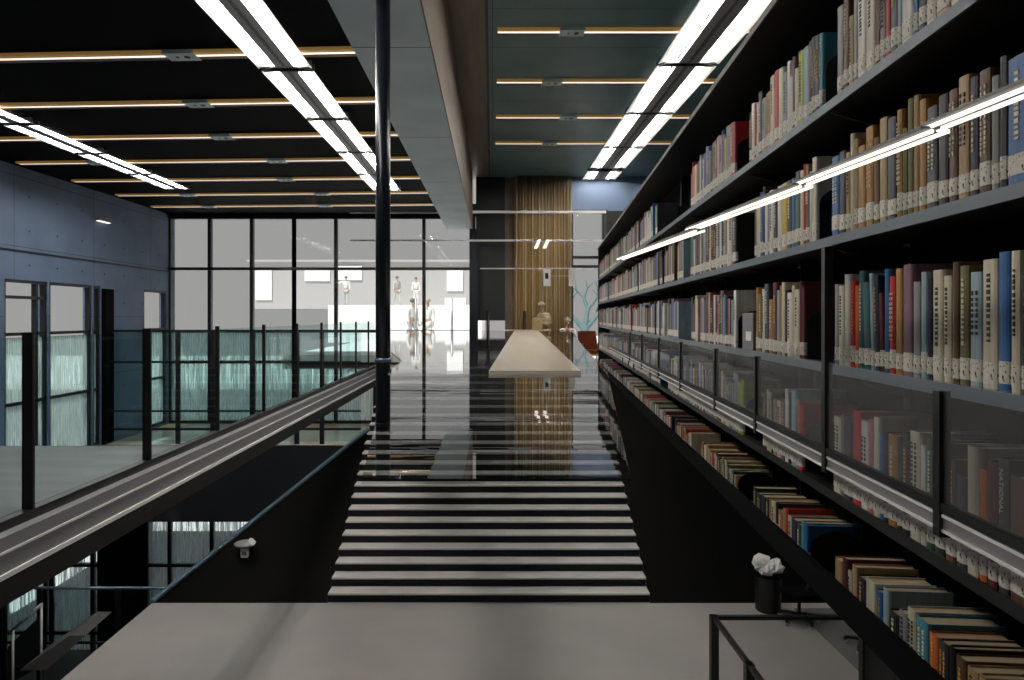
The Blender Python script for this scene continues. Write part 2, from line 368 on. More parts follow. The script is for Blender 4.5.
# dark column on the left of the beam
co = tag(empty('column', (X(383, 5.0), 5.0, -.83)), 'slim dark blue steel pole hanging from the ceiling before the windows', 'column')
MB().tube((0,0,.06), (0,0,2.44+.83), .054, 20).build('shaft', M['column'], co)
MB().tube((0,0,0), (0,0,.06), .06, 20).build('foot', M['black'], co)
MB().lathe([(.055, .5), (.062, .5), (.062, .53), (.055, .53)], 16).build('collar', M['steel'], co)
pl = tag(empty('column', (X(474), DW-.25, ZT)), 'thin black post against the far window at the beam end', 'column')
MB().box(-.12, .12, -.08, .08, 0, 2.45-ZT).build('shaft', M['column'], pl); MB().box(-.16, .16, -.12, .12, 0, .03).build('foot', M['black'], pl)

# ------------------------------------------------------------------ ceiling lights
def fixture(name, x, d0, d1, z, wdt, rz, label, group):
    L = d1-d0
    r = tag(empty(name, (x, d0, z), rz), label, 'light', group)
    for s in (-1, 1):
        m = MB(); m.prism([(s*wdt/2, 0, -.02), (s*wdt/2, L, -.02), (s*wdt*.2, L, .05), (s*wdt*.2, 0, .05)], (0, 0, .01))
        m.build('reflector', M['wing'], r)
        MB().tube((s*wdt*.27, .06, .015), (s*wdt*.27, L-.06, .015), .017, 8).build('glow_tube', M['lamp'], r)
    MB().box(-wdt*.17, wdt*.17, 0, L, -.01, .06).build('spine', M['spine'], r)
    MB().box(-wdt*.025, wdt*.025, .02, L-.02, -.02, -.01).build('cable_channel', M['grey'], r)
    for yy in (0, L-.03): MB().box(-wdt/2, wdt/2, yy, yy+.03, -.012, .07).build('end_cap', M['grey'], r)
    return r
segs = [(5.0, 7.6), (7.7, 10.4), (10.5, 12.9), (13.0, 15.5), (15.6, 17.7), (18.1, 19.15)]
nth = ['first', 'second', 'third', 'fourth', 'fifth', 'sixth', 'seventh']
for i, (a, b) in enumerate(segs):
    fixture('linear_light', 2.99, a, b, ZCR-.08, .92, 0, ('twin tube light of the right ceiling line, %s in view from the camera' % nth[i-1]) if i else 'twin tube light of the right ceiling line, overhead before those in view', 'twin tube lights above the bookcase')
segs = [(1.4, 3.5), (3.6, 5.7), (5.8, 7.7), (7.8, 9.65), (9.75, 11.6), (11.7, 13.4), (13.5, 15.2)]  # nearest segment, out of view, is added to light the books
for i, (a, b) in enumerate(segs):
    fixture('linear_light', -2.33, a, b, ZC-.08, .6, 0, ('twin tube light of the middle ceiling line, %s in view from the camera' % nth[i-2]) if i > 1 else 'twin tube light of the middle ceiling line, %s overhead before those in view' % ['first', 'second'][i], 'twin tube lights above the balustrade')
segs = [(8.2, 9.9), (10.0, 11.7), (11.8, 13.4), (13.5, 15.0)]
for i, (a, b) in enumerate(segs):
    fixture('linear_light', -6.9, a, b, ZC-.08, .5, 0, 'narrow twin tube light of the left wall line, %s in view from the camera' % nth[i], 'twin tube lights beside the left wall')

def strip(x0, x1, d, z, rz, breaks, label, group):
    r = tag(empty('strip_light', (x0, d, z), rz), label, 'light', group)
    L = x1-x0; e = [0] + breaks + [L]
    for a, b in zip(e, e[1:]):
        MB().box(a+.03, b-.03, -.1, -.03, -.035, 0).build('reflector', M['gold'], r)
        MB().box(a+.03, b-.03, .03, .1, -.035, 0).build('cover', M['bronzestrip'], r)
        MB().box(a+.03, b-.03, -.03, .03, -.03, 0).build('glow_tube', M['striplamp'], r)
    for b in breaks:
        pm = MB().box(b-.17, b+.17, -.11, .11, -.045, 0).build('mounting_plate', M['plate'], r)
        MB().tube((b-.05, 0, -.05), (b-.05, 0, -.044), .02, 8).build('socket', M['black'], pm); MB().tube((b+.06, 0, -.05), (b+.06, 0, -.044), .035, 10).build('socket', M['black'], pm)
    return r
nl = ['first', 'second', 'third', 'fourth', 'fifth', 'sixth', 'seventh']
for k in range(7):
    d = 7.78+1.68*k
    xb = -9.05+.1*k
    strip(max(-8.9, -8.9), -1.3, d, ZC, -.05, [R.uniform(1.5, 2.2), 4.6+.35*(k % 2)+(.9 if k == 0 else 0)], 'long golden strip light across the left black ceiling, %s from the camera' % nl[k], 'golden strip lights on the left ceiling')
for k in range(4):
    d = 9.4+2.02*k
    strip(.05, 4.9, d, ZCR, 0, [[1.05], [.95], [1.45], [1.25]][k], 'golden strip light across the teal right ceiling, %s from the camera' % nl[k], 'golden strip lights on the right ceiling')

# small lamp on the left wall, twin lamp in front of the curtain
wl = tag(empty('wall_lamp', (XW, 15.9, 2.25)), 'small pale lamp high on the left concrete wall', 'lamp')
MB().box(0, .1, -.25, .25, -.03, .05).build('housing', M['grey'], wl); MB().box(.02, .1, -.23, .23, -.045, -.03).build('diffuser', M['lampstreak'], wl)
p = at(541, 244, 18.85)
tl = tag(empty('twin_lamp', p), 'small twin lamp hanging in front of the striped curtain', 'lamp')
for s in (-1, 1):
    MB().prism([(s*.12-.08, -.02, -.12), (s*.12+.02, -.02, -.12), (s*.12+.12, -.02, .12), (s*.12+.04, -.02, .12)], (0, .05, 0)).build('lamp_panel', M['lampstreak'], tl)
MB().box(-.2, .26, -.01, .03, .1, .13).build('bracket', M['grey'], tl)

# ------------------------------------------------------------------ glass balustrade on the gallery edge
gb = tag(empty('glass_balustrade', (-3.0, 3, -1.3)), 'long glass balustrade with black posts along the left gallery edge', 'balustrade')
ds = [4.42+1.52*i for i in range(9)]
for i, d in enumerate(ds):
    pw = .035 if i < 2 else .02
    MB().box(-pw, pw, d-3-.012, d-3+.012, -.03, 1.2).build('post', M['black'], gb)
ys = [2.8] + ds + [17.4]
for a, b in zip(ys, ys[1:]):
    MB().box(-.006, .006, a-3+.05, b-3-.05, .07, 1.17).build('glass_panel', M['railglass'], gb)
MB().box(-.04, .04, -.4, 15, .0, .06).build('bottom_rail', M['black'], gb)
# tall screen on the wood floor edge
gs = tag(empty('glass_screen', (0, 16.15, -3.0)), 'tall glass screen with thin black rails before the far left windows', 'screen')
for u in (147, 178, 213, 253, 297, 322): MB().box(X(u, 16.15)-.05, X(u, 16.15)+.05, -.03, .03, 0, 2.66).build('post', M['black'], gs)
for v, h in ((331, .06), (362, .05), (411, .04), (429, .05)):
    z = (V0-v)/F*16.15+3.0
    MB().box(XW+.02, -3.1, -.025, .025, z-h/2, z+h/2).build('rail', M['black'], gs)
MB().box(XW+.02, -3.1, -.006, .006, .06, 2.66).build('glass_panel', M['railglass'], gs)

# lowest storey: railing and a short stair rail
lr = tag(empty('lower_railing', (-12.0, 14.0, -9.4)), 'thin dark railing across the lowest storey windows', 'railing')
zt_ = (V0-588)/F*14+9.4
MB().tube((0, 0, zt_), (5.6, 0, zt_), .035, 8).build('top_rail', M['steel'], lr)
MB().tube((0, 0, zt_-1.12), (5.6, 0, zt_-1.12), .03, 8).build('bottom_rail', M['black'], lr)
for u in (4, 40, 118): MB().box(X(u, 14)+12.0-.05, X(u, 14)+12.0+.05, -.03, .03, 0, zt_).build('post', M['black'], lr)
MB()  .box(.0, 5.6, -.005, .005, zt_-1.1, zt_-.05).build('glass_panel', M['railglass'], lr)
sr = tag(empty('stair_rail', (0, 13.4, 0)), 'short sloping steel handrail in the lower left corner', 'railing')
a, b = at(8, 634, 13.4), at(42, 604, 13.4)
MB().tube((a.x, 0, a.z), (b.x, 0, b.z), .03, 8).build('top_rail', M['alu'], sr)
for t in (.15, .98):
    q = a.lerp(b, t); MB().tube((q.x, 0, q.z), (q.x, 0, -9.4), .025, 8).build('post', M['alu'], sr)
MB().prism([(a.x, .0, a.z-.25), (b.x, 0, b.z-.2), (b.x, 0, b.z-1.2), (a.x, 0, a.z-1.0)], (0, .02, 0)).build('side_panel', M['fascia'], sr)
q0, q1 = at(20, 665, 13.0), at(70, 630, 13.0)
tag(MB().prism([(q0.x, 13.0, q0.z-.1), (q1.x, 13.0, q1.z-.1), (q1.x+.3, 13.0, q1.z-.1), (q0.x+.5, 13.0, q0.z-.1)], (0, .9, .06)).build('step_ramp', M['grey']), 'small grey ramp plate in the lowest storey corner', 'ramp')

# ------------------------------------------------------------------ things on the landing
rl = tag(empty('guard_rail', (0, 0, ZL)), 'black steel guard rail with smoky glass on the landing', 'railing')
zt_ = 1.0; dA = 9.15
xa, xb = X(714, dA), X(862, dA)
MB().box(xa-.03, xb+.02, dA-.03, dA+.03, zt_-.05, zt_).build('top_rail', M['black'], rl)
MB().box(xa-.03, xa+.03, 5.2, dA, zt_-.05, zt_).build('top_rail', M['black'], rl)
MB().box(xb-.03, xb+.03, 5.2, dA, zt_-.05, zt_).build('top_rail', M['black'], rl)
for x, d in ((xa, dA), (xa, 7.9), (xb+.03, dA), (xb+.03, 8.3)):
    MB().box(x-.05, x+.05, d-.05, d+.05, 0, zt_).build('post', M['black'], rl)
MB().box(xa+.05, xb-.05, dA-.006, dA+.006, .08, zt_-.05).build('glass_panel', M['clear'], rl)
MB().box(xb-.006, xb+.006, 5.3, dA-.05, .08, zt_-.05).build('glass_panel', M['smoke'], rl)
fm = tag(MB().box(5.18, 5.82, 8.6, 11.7, ZL, ZL+.012).build('floor_mat', mat('dark_grey_mat', (104,104,104), .8)), 'dark grey mat on the landing floor inside the guard rail', 'mat')
d = 11.66; xbin = X(768, d)
wb_ = tag(empty('waste_bin', (xbin, d, ZL)), 'black round waste bin at the edge of the landing', 'bin')
MB().lathe([(.2, 0), (.205, .02), (.225, .62), (.235, .64), (.225, .645), (.215, .62), (.195, .05)], 24).build('bin_body', M['black'], wb_)
MB().lathe([(.236, .6), (.245, .61), (.245, .645), (.236, .65)], 24).build('rim', M['blackm'], wb_)
pm = MB()
for k in range(9):
    c = Vector((R.uniform(-.17, .17), R.uniform(-.12, .12), R.uniform(.0, .16)))
    bmesh.ops.create_icosphere(pm.bm, subdivisions=2, radius=R.uniform(.1, .14), matrix=Matrix.Translation(c))
for v in pm.bm.verts: v.co += Vector((R.uniform(-.03, .03), R.uniform(-.03, .03), R.uniform(-.03, .03)))
pp = pm.build('crumpled_paper', mat('crumpled_white_paper', (240,240,238), .8)); pp.location = (xbin, d, ZL+.68)
tag(pp, 'crumpled white paper heaped in the black waste bin', 'paper')
def office_chair(u, d, rz, label):
    r = tag(empty('office_chair', (X(u, d), d, ZL), rz), label, 'chair')
    for k in range(5):
        t = k*2*math.pi/5; e = Vector((math.cos(t)*.31, math.sin(t)*.31, .1))
        MB().bar((0,0,.14), e, .05, .035).build('base_arm', M['black'], r)
        c = MB().tube(e+Vector((-.02*math.sin(t), .02*math.cos(t), -.065)), e+Vector((.02*math.sin(t), -.02*math.cos(t), -.065)), .032, 14)
        cc = c.build('caster', M['alu'], r)
        MB().box(e.x-.02, e.x+.02, e.y-.02, e.y+.02, e.z-.05, e.z+.0).build('caster_fork', M['black'], cc)
    MB().tube((0,0,.12), (0,0,.44), .028, 12).build('gas_column', M['black'], r)
    MB().box(-.24, .24, -.24, .24, .44, .52).build('seat', M['blackm'], r, .03)
    MB().box(-.21, .21, .22, .27, .58, .98).build('backrest', M['blackm'], r, .03)
    MB().bar((0,.1,.46), (0,.26,.7), .06, .02).build('back_support', M['black'], r)
    return r
office_chair(799, 11.2, -1.35, 'black swivel chair on casters beside the waste bin')
office_chair(868, 10.3, 1.3, 'black swivel chair on casters at the right edge of landing')

# ------------------------------------------------------------------ bookcase
AX, TH = .85, math.radians(4.77)
def S(x, y, z): return Vector((AX + x*math.cos(TH) + y*math.sin(TH), -x*math.sin(TH) + y*math.cos(TH), z))
def dpx(u): return F*AX/(u-549.0)*1.0
ROWZ = [.65, .24, -.143, -.52, -.835]
Y0, Y1 = .75, 11.7; DEP = .28
bc = tag(empty('bookcase', (AX, 0, 0), -TH), 'long black steel bookcase of five shelves along the right side', 'bookcase')
for i, z in enumerate(ROWZ):
    MB().box(.0, DEP, Y0, Y1, z-.018, z).build('shelf', M['black'], bc)
    if i < 4: MB().box(-.006, .0, Y0, Y1, z-.026, z+.002).build('shelf_edge', M['lightmetal' if i < 3 else 'black'], bc)
MB().box(DEP, DEP+.02, Y0, Y1, -.853, 1.17).build('back_panel', M['blackm'], bc)
MB().box(-.02, DEP+.02, Y0, Y1, 1.15, 1.17).build('top_panel', M['black'], bc)
MB().box(-.026, -.02, Y0, Y1, 1.145, 1.172).build('top_edge', M['grey'], bc)
MB().box(-.01, DEP+.02, Y1, Y1+.03, -.853, 1.17).build('end_panel', M['black'], bc)
GAPS = [  # gaps between the groups of books, in pixels along the photo, per row
    [(821, 833), (734, 747), (657, 690)],
    [(815, 832), (735, 752), (683, 690)],
    [(803, 831), (735, 753), (678, 690)],
    [(801, 829), (742, 760), (660, 668)],
    [(806, 832), (735, 752), (690, 700)]]
ups = [dpx(827)-.0, dpx(744), dpx(687), dpx(652), dpx(632)]
for y in ups + [7.4, 8.4, 9.4, 10.4]:
    MB().box(DEP-.05, DEP, y-.02, y+.02, -.85, 1.15).build('upright', M['black'], bc)
    for z in ROWZ[:4]: MB().prism([(.01, y-.006, z-.03), (DEP-.05, y-.006, z-.03), (DEP-.05, y-.006, z-.1)], (0, .012, 0)).build('bracket', M['black'], bc)
MB().box(-.02, .0, Y0, Y1, -.856, -.775).build('shade_board', M['blackm'], bc)  # black board added to stand in for shade on the lower spines
# screen added before the lower books for the mirrored balustrade and its haze
sc = tag(empty('glass_screen', (AX, 0, 0), -TH), 'hazy screen with black posts added as balustrade reflection before the lower books', 'screen')
py = [F*.8/(u-549) for u in (942, 827, 757, 716, 681, 659, 642, 630)]
for k, y in enumerate(py):
    MB().box(-.062, -.04, y-.012, y+.012, -.445, (.2 if k == 1 else -.15)).build('post', M['black'], sc)
MB().box(-.054, -.048, 1.02, 9, -.375, -.13).build('glass_panel', M['screen'], sc)
MB().box(-.06, -.042, 1.02, 9, -.393, -.375).build('middle_rail', M['black'], sc)
MB().box(-.055, -.05, 1.02, 9, -.43, -.396).build('lower_glass', glass('reflected_band_glass', (235,236,238), .4, .28, (240,240,241)), sc)  # pale band of the reflection put into the glass haze
MB().box(-.058, -.046, 1.02, 9, -.404, -.398).build('reflected_strip', M['white'], sc)
MB().box(-.058, -.046, 1.02, 9, -.434, -.428).build('reflected_strip', M['white'], sc)

PAL = {'cream':(206,198,172), 'white':(222,220,212), 'grey':(140,142,142), 'pale blue':(150,172,182), 'blue':(40,98,158), 'navy':(28,32,58), 'black':(18,18,20),
       'burgundy':(88,24,32), 'red':(186,36,42), 'orange':(206,108,48), 'ochre':(166,118,48), 'olive':(96,94,42), 'brown':(92,60,36), 'tan':(170,142,98),
       'teal':(36,88,92), 'mauve':(122,84,100), 'pink':(196,122,130), 'green':(40,84,58), 'charcoal':(48,50,54), 'lime':(160,178,50), 'yellow':(206,178,70), 'turquoise':(60,140,158)}
CM = {}
def cloth(c):
    if c not in CM:
        b = PAL[c]; d = tuple(max(0, x*.84) for x in b)
        CM[c] = noisy('book_cover_'+c.replace(' ', '_'), b, d, (30,30,6), 1.2, rough=.5)
    return CM[c]
TM = {'light': mat('pale_title_ink', (206,198,170), .5), 'dark': mat('dark_title_ink', (30,28,30), .5), 'gold': mat('gold_title_ink', (190,150,70), .4)}
DARK = {'blue','navy','black','burgundy','red','olive','brown','teal','mauve','green','charcoal','ochre','turquoise','orange'}
def book_meshes(t, h, dp, c, title, label=True):
    out = []
    cv = MB(); r = min(t*.35, .008); e = .003
    prof = [(dp, 0), (dp, e), (.012, e), (.004, e+.001), (.004, t-e-.001), (.012, t-e), (dp, t-e), (dp, t), (r, t), (r*.3, t-r*.3), (0, t-r), (-.001, t/2), (0, r), (r*.3, r*.3), (r, 0)]
    cv.prism([(x, y, 0) for x, y in prof], (0, 0, h))
    out.append(('cover', cv.mesh('cover', cloth(c))))
    out.append(('page_block', MB().box(.006, dp-.004, e, t-e, .003, h-.004).mesh('page_block', M['paper'])))
    if label:
        lh = R.uniform(.036, .046); z0 = R.uniform(.012, .018)
        lb = MB(); lb.prism([(x, y, z0) for x, y in [(.03, -.0006), (r, -.0006), (r*.3-.0006, r*.3-.0004), (-.0012, r), (-.0022, t/2), (-.0012, t-r), (r*.3-.0006, t-r*.3+.0004), (r, t+.0006), (.03, t+.0006), (.03, t-.001), (.003, t-.001), (.003, .001), (.03, .001)]], (0, 0, lh))
        out.append(('spine_label', lb.mesh('spine_label', M['label'])))
    if title and t > .026 and R.random() < .7:
        tm = MB(); z = h*R.uniform(.82, .9); k = 0
        lo = h*R.uniform(.32, .5); n = R.choice((1, 1, 2)); 
        while z > lo:
            L = R.uniform(.004, .009)
            for q in range(n):
                yc = t*(q+1)/(n+1); w = t*(.07 if n == 2 else .1)
                tm.box(-.0022, .0, yc-w, yc+w, z-L, z)
            z -= L+R.uniform(.002, .006)
        ink = TM[R.choice(('light', 'gold', 'light')) if c in DARK else 'dark']
        out.append(('spine_title', tm.mesh('spine_title', ink)))
    return out
def add_book(y, z, t, h, dp, c, lean=0, x=0, title=True):
    """one book, near lower spine corner at shelf coordinate y"""
    parts = book_meshes(t, h, dp, c, title)
    r = bpy.data.objects.new('book', parts[0][1]); C.objects.link(r)
    r.location = S(x, y, z+.001); r.rotation_euler = (lean, 0, -TH)
    for nm, me in parts[1:]:
        p = bpy.data.objects.new(nm, me); C.objects.link(p); p.parent = r
    r['_c'] = c
    return r
LISTS = [
    ['cream','tan','white','navy','blue','white','pale blue','charcoal','red','grey','burgundy','cream','white','grey','tan','brown','|','turquoise','navy','charcoal','brown','pale blue','lime','cream','mauve','white','white','grey','cream','red','cream','tan','|','red','mauve','tan','grey','yellow','tan','blue','pink','grey','cream','burgundy','tan','grey','navy'],
    ['blue','charcoal','grey','brown','navy','tan','brown','black','charcoal','ochre','tan','olive','olive','ochre','navy','tan','brown','ochre','ochre','tan','cream','tan','navy','blue','cream','grey','white','red','navy','|','cream','white','olive','red','cream','green','blue','charcoal','yellow','white','black','white','grey','white','charcoal','blue','white','cream','|','black','grey','cream','white','ochre','pale blue','navy','white','grey','cream','navy','charcoal'],
    ['navy','cream','blue','cream','pale blue','olive','brown','cream','cream','navy','pale blue','grey','mauve','ochre','red','blue','burgundy','navy','pale blue','teal','teal','orange','red','white','cream','grey','brown','cream','pale blue','cream','navy','white','cream','black','white','|','burgundy','burgundy','cream','cream','white','charcoal','cream','tan','pale blue','burgundy','ochre','|','white','grey','navy','pale blue','red','black','turquoise','pale blue','mauve','green','pink','charcoal','white','burgundy'],
    ['brown','charcoal','burgundy','orange','cream','charcoal','brown','charcoal','green','white','cream','black','charcoal','ochre','navy','blue','cream','pink','white','red','charcoal','grey','cream','navy','mauve','teal','pale blue','white','turquoise','|','red','tan','pale blue','navy','white','mauve','cream','tan','black','cream','cream','burgundy','|','lime','lime','grey','pale blue','pale blue','turquoise','tan','cream','white','grey','cream'],
    ['tan','tan','brown','black','charcoal','orange','turquoise','cream','grey','black','pale blue','blue','cream','navy','tan','cream','burgundy','tan','ochre','cream','burgundy','|','blue','turquoise','charcoal','navy','cream','red','tan','ochre','black','|','tan','charcoal','pale blue','olive','cream','green','tan','grey','burgundy']]
RH = [(.22, .28), (.225, .275), (.22, .275), (.215, .265), (.118, .15)]
ROWN = ['top shelf', 'second shelf down', 'third shelf down', 'fourth shelf down', 'bottom shelf']
STARTU = [960, 1027, 1027, 1027, 984]
ordn = lambda n: '%d%s' % (n, 'th' if 10 <= n % 100 <= 20 else {1:'st', 2:'nd', 3:'rd'}.get(n % 10, 'th'))
colours = ['cream','white','grey','pale blue','blue','navy','black','burgundy','red','ochre','olive','brown','tan','teal','mauve','charcoal','white','cream','grey','pale blue']
individual, rest = [], []
for ri in range(5):
    y = dpx(STARTU[ri]); gaps = [(dpx(b), dpx(a)) for a, b in GAPS[ri]]
    seq = LISTS[ri]; qi = 0; n = 0; lab = []
    lean_left = 0
    while y < Y1-.12:
        g = next((g for g in gaps if g[0]-.03 <= y < g[1]), None)
        if g:
            y = g[1]
            while qi < len(seq) and seq[qi] != '|': qi += 1
            qi += 1
            continue
        if qi < len(seq) and seq[qi] != '|': c = seq[qi]; qi += 1
        else: c = R.choice(colours)
        t = R.choice((.02, .024, .028, .03, .034, .04, .046))*R.uniform(.9, 1.1)*1.05
        if n == 0 or ri == 4: t *= 1.15
        h = R.uniform(*RH[ri]); 
        if R.random() < .2: h *= .88
        dp = R.uniform(.15, .19)
        lean = 0
        if ri == 2 and 866 < 549+F*AX/y < 884: lean = -.045
        if n < 60:
            b = add_book(y, ROWZ[ri], t, h, dp, c, lean)
            lab.append((b, c, t, h)); individual.append((ri, b))
        else: rest.append((ri, y, t, h, dp, c))
        n += 1; y += t+.0015+(abs(lean)*.02)
        if n > 60 and R.random() < .04: y += R.uniform(.06, .14)
    for k, (b, c, t, h) in enumerate(lab):
        ad = 'slim' if t < .027 else ('thick' if t > .042 else 'plain')
        ad2 = 'tall ' if h > RH[ri][0]+.8*(RH[ri][1]-RH[ri][0]) else ('short ' if h < RH[ri][0]*.99 else '')
        tag(b, '%s %s%s book, %s from the near end of the %s' % (ad, ad2, c, ordn(k+1), ROWN[ri]), 'book', 'books on the '+ROWN[ri])
        del b['_c']
# books further along as one mass
rm = MB(); names = list(PAL); 
pidx, lidx = len(names), len(names)+1
for ri, y, t, h, dp, c in rest:
    z = ROWZ[ri]+.001
    rm.box(0, .012, y, y+t, z, z+h, names.index(c)); rm.box(.012, dp, y, y+.003, z, z+h, names.index(c)); rm.box(.012, dp, y+t-.003, y+t, z, z+h, names.index(c))
    rm.box(.012, dp-.004, y+.003, y+t-.003, z+.002, z+h-.004, pidx)
    rm.box(-.001, 0, y+.001, y+t-.001, z+.014, z+.055, lidx)
ro = rm.build('books', [cloth(c) for c in names] + [M['paper'], M['label']]); ro.location = (AX, 0, 0); ro.rotation_euler = (0, 0, -TH)
tag(ro, 'small distant books filling the far half of the bookcase', 'books', kind='stuff')
# bookends: arched black plates against the books behind each gap
k = 0
for ri in range(5):
    for gi, (a, b) in enumerate(GAPS[ri][:2]):
        y = dpx(a); z = ROWZ[ri]+.001
        r = tag(empty('bookend', S(0, y-.006, z), -TH), 'black arched bookend at the %s gap of the %s' % (['first', 'second'][gi], ROWN[ri]), 'bookend', 'black arched bookends')
        hh = .17 if ri < 4 else .13
        pts = [(.01, 0, 0), (.17, 0, 0)] + [(.09+.08*math.cos(t_), 0, hh-.05+.05*math.sin(t_)) for t_ in [i*math.pi/10 for i in range(11)]]
        MB().prism(pts, (0, .003, 0)).build('plate', M['black'], r)
        MB().box(.01, .17, -.11, 0, 0, .002).build('foot', M['black'], r)
# grey file box in the second gap of the third shelf
y0, y1 = dpx(751), dpx(738)
fb = tag(empty('file_box', S(.005, y0, ROWZ[2]+.001), -TH), 'grey magazine file box among the books of the third shelf', 'box')
MB().box(0, .2, .0, (y1-y0)*.8, 0, .16).build('box_body', M['grey'], fb, .003)
MB().box(-.002, .0, .02, .1, .04, .08).build('front_label', M['white'], fb)
# lettering that can be read
def text(s, size, loc, rot, m, parent, name='lettering'):
    cu = bpy.data.curves.new(name, 'FONT'); cu.body = s; cu.size = size; cu.extrude = .0003; t_ = bpy.data.objects.new(name, cu); C.objects.link(t_); bpy.context.view_layer.update()
    me = bpy.data.meshes.new_from_object(t_.evaluated_get(bpy.context.evaluated_depsgraph_get())); bpy.data.objects.remove(t_); me.materials.clear(); me.materials.append(m)
    o = bpy.data.objects.new(name, me); C.objects.link(o); o.parent = parent; o.location = loc; o.rotation_euler = rot; return o
def spine_text(b, s, size):
    """lettering running down the spine of a book"""
    me = b.data; zs = max(v.co.z for v in me.vertices); t = max(v.co.y for v in me.vertices)
    for ch in list(b.children):
        if ch.name.startswith('spine_title'): bpy.data.objects.remove(ch)
    # text x axis -> -z, text y axis -> toward the near side, normal -> -x
    o = text(s, size, (-.0024, 0, 0), (0,0,0), TM['light'], b)
    o.matrix_local = Matrix(((0,0,-1,-.0024), (0,-1,0,t/2+size*.35), (-1,0,0,zs*.93), (0,0,0,1)))
row4 = [b for ri, b in individual if ri == 3]
def book_at(row, u):
    best = min((b for ri, b in individual if ri == row), key=lambda b: abs(549+F*AX/max(.1, b.location.y)-u))
    return best
spine_text(book_at(3, 1016), 'NATIONAL', .017)

# glowing tubes added before the second shelf as streaks of reflected ceiling light
def reflection_streak(u0, v0, u1, v1, label):
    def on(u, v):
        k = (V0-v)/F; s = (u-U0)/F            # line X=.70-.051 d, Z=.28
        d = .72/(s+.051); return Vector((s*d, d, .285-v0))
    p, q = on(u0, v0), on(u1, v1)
    r = tag(empty('reflection_streak', p), label, 'light', 'reflected streaks before the second shelf')
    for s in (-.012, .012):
        MB().tube((s, 0, 0), (q.x-p.x+s, q.y-p.y, q.z-p.z), .0035, 8).build('glow_tube', M['lampstreak'], r)  # glowing pair drawn as a reflected light streak
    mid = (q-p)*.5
    MB().bar((-.014, 0, .006), (q.x-p.x-.0, q.y-p.y, q.z-p.z+.006), .03, .004).build('reflector', M['grey'], r)  # grey backing of the added streak
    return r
reflection_streak(1060, 0, 930, 0, 'added streak pair of reflected light before the second shelf, nearest of the row')
reflection_streak(940, .008, 800, 0, 'added streak pair of reflected light before the second shelf, middle of the row')
reflection_streak(806, .016, 690, 0, 'added streak pair of reflected light before the second shelf, third of the row')
reflection_streak(700, .03, 620, 0, 'added streak pair of reflected light before the second shelf, last of the row')

# ------------------------------------------------------------------ curtain, counter, chairs at the head of the stairs
def curtain():
    m = MB(); x0, x1 = X(514, 19.12), X(572, 19.12); n = 120; ztop, zbot = ZCR-.02, ZT+.02
    rows = []
    for z in (ztop, (ztop+zbot)/2, zbot):
        rows.append([m.bm.verts.new((x0+(x1-x0)*i/n, 19.14+.05*math.sin(i*.95)+.02*math.sin(i*2.3+z), z)) for i in range(n+1)])
    for a, b in zip(rows, rows[1:]):
        for i in range(n):
            f = m.bm.faces.new((a[i], a[i+1], b[i+1], b[i])); f.smooth = True
    mt = mat('striped_curtain', (150,130,90), .7); nn, ll = nodes(mt)
    v = coords(mt, (9, .0, .0)); t = nn.new('ShaderNodeTexNoise'); t.noise_dimensions = '3D'; t.inputs['Scale'].default_value = 2.2; t.inputs['Detail'].default_value = 3
    ll.new(v, t.inputs['Vector'])
    ll.new(ramp(mt, t.outputs['Fac'], [(.3, (156,126,74)), (.42, (224,198,132)), (.5, (200,178,132)), (.58, (246,242,234)), (.72, (236,210,146))]), nn['Principled BSDF'].inputs['Base Color'])
    tl_ = nn.new('ShaderNodeBsdfTranslucent'); ms = nn.new('ShaderNodeMixShader'); ms.inputs[0].default_value = .65
    src = nn['Principled BSDF'].inputs['Base Color'].links[0].from_socket; ll.new(src, tl_.inputs[0])
    ll.new(nn['Principled BSDF'].outputs[0], ms.inputs[1]); ll.new(tl_.outputs[0], ms.inputs[2]); ll.new(ms.outputs[0], nn['Material Output'].inputs[0])
    o = m.build('curtain', mt); s = o.modifiers.new('cloth', 'SOLIDIFY'); s.thickness = .004
    return tag(o, 'tall golden striped curtain hanging at the end of the hall', 'curtain')
curtain()
ct = tag(empty('counter', (X(533, 18.5), 18.5, ZT)), 'long white counter standing below the golden curtain', 'counter')
MB().box(-.72, .45, -.12, .12, 0, .95).build('counter_front', M['white'], ct)
MB().box(-.76, .49, -.16, .16, .95, 1.0).build('counter_top', M['hallfloor'], ct, .008)
ped = tag(MB().box(-.14, .14, -.1, .1, 0, .32).build('pedestal', mat('tan_box', (176,150,104), .6), bevel=.01), 'small tan box standing on the white counter', 'box')
ped.location = (X(537, 18.5), 18.46, ZT+1.0)
# hanging sign
p = at(560, 268, 18.85)
hs = tag(empty('hanging_sign', p), 'pair of white hanging signs joined by a rod before the curtain', 'sign')
for x, w_, h_ in ((-.36, .2, .5), (.33, .18, .5)):
    MB().box(x-w_/2, x+w_/2, -.01, .01, -h_, 0).build('sign_plate', M['white'], hs)
MB().tube((-.36, 0, -.22), (.33, 0, -.22), .012, 8).build('rod', M['white'], hs)
MB().box(-.41, -.32, -.014, -.01, -.3, -.14).build('pictogram', M['black'], hs)
def armchair(u, d, rz, m, label, cat='chair'):
    r = tag(empty('armchair', (X(u, d), d, ZT), rz), label, cat, 'chairs at the bookcase end')
    MB().box(-.3, .3, -.28, .28, .28, .44).build('seat', m, r, .04)
    MB().prism([(-.3, .2, .4), (.3, .2, .4), (.27, .3, .95), (-.27, .3, .95)], (0, .08, 0)).build('backrest', m, r, .03)
    for s in (-1, 1): MB().box(s*.34-.05, s*.34+.05, -.28, .28, .3, .62).build('armrest', m, r, .03)
    for sx in (-1, 1):
        for sy in (-1, 1): MB().tube((sx*.26, sy*.24, 0), (sx*.26, sy*.24, .3), .02, 8).build('leg', M['alu'], r)
    return r
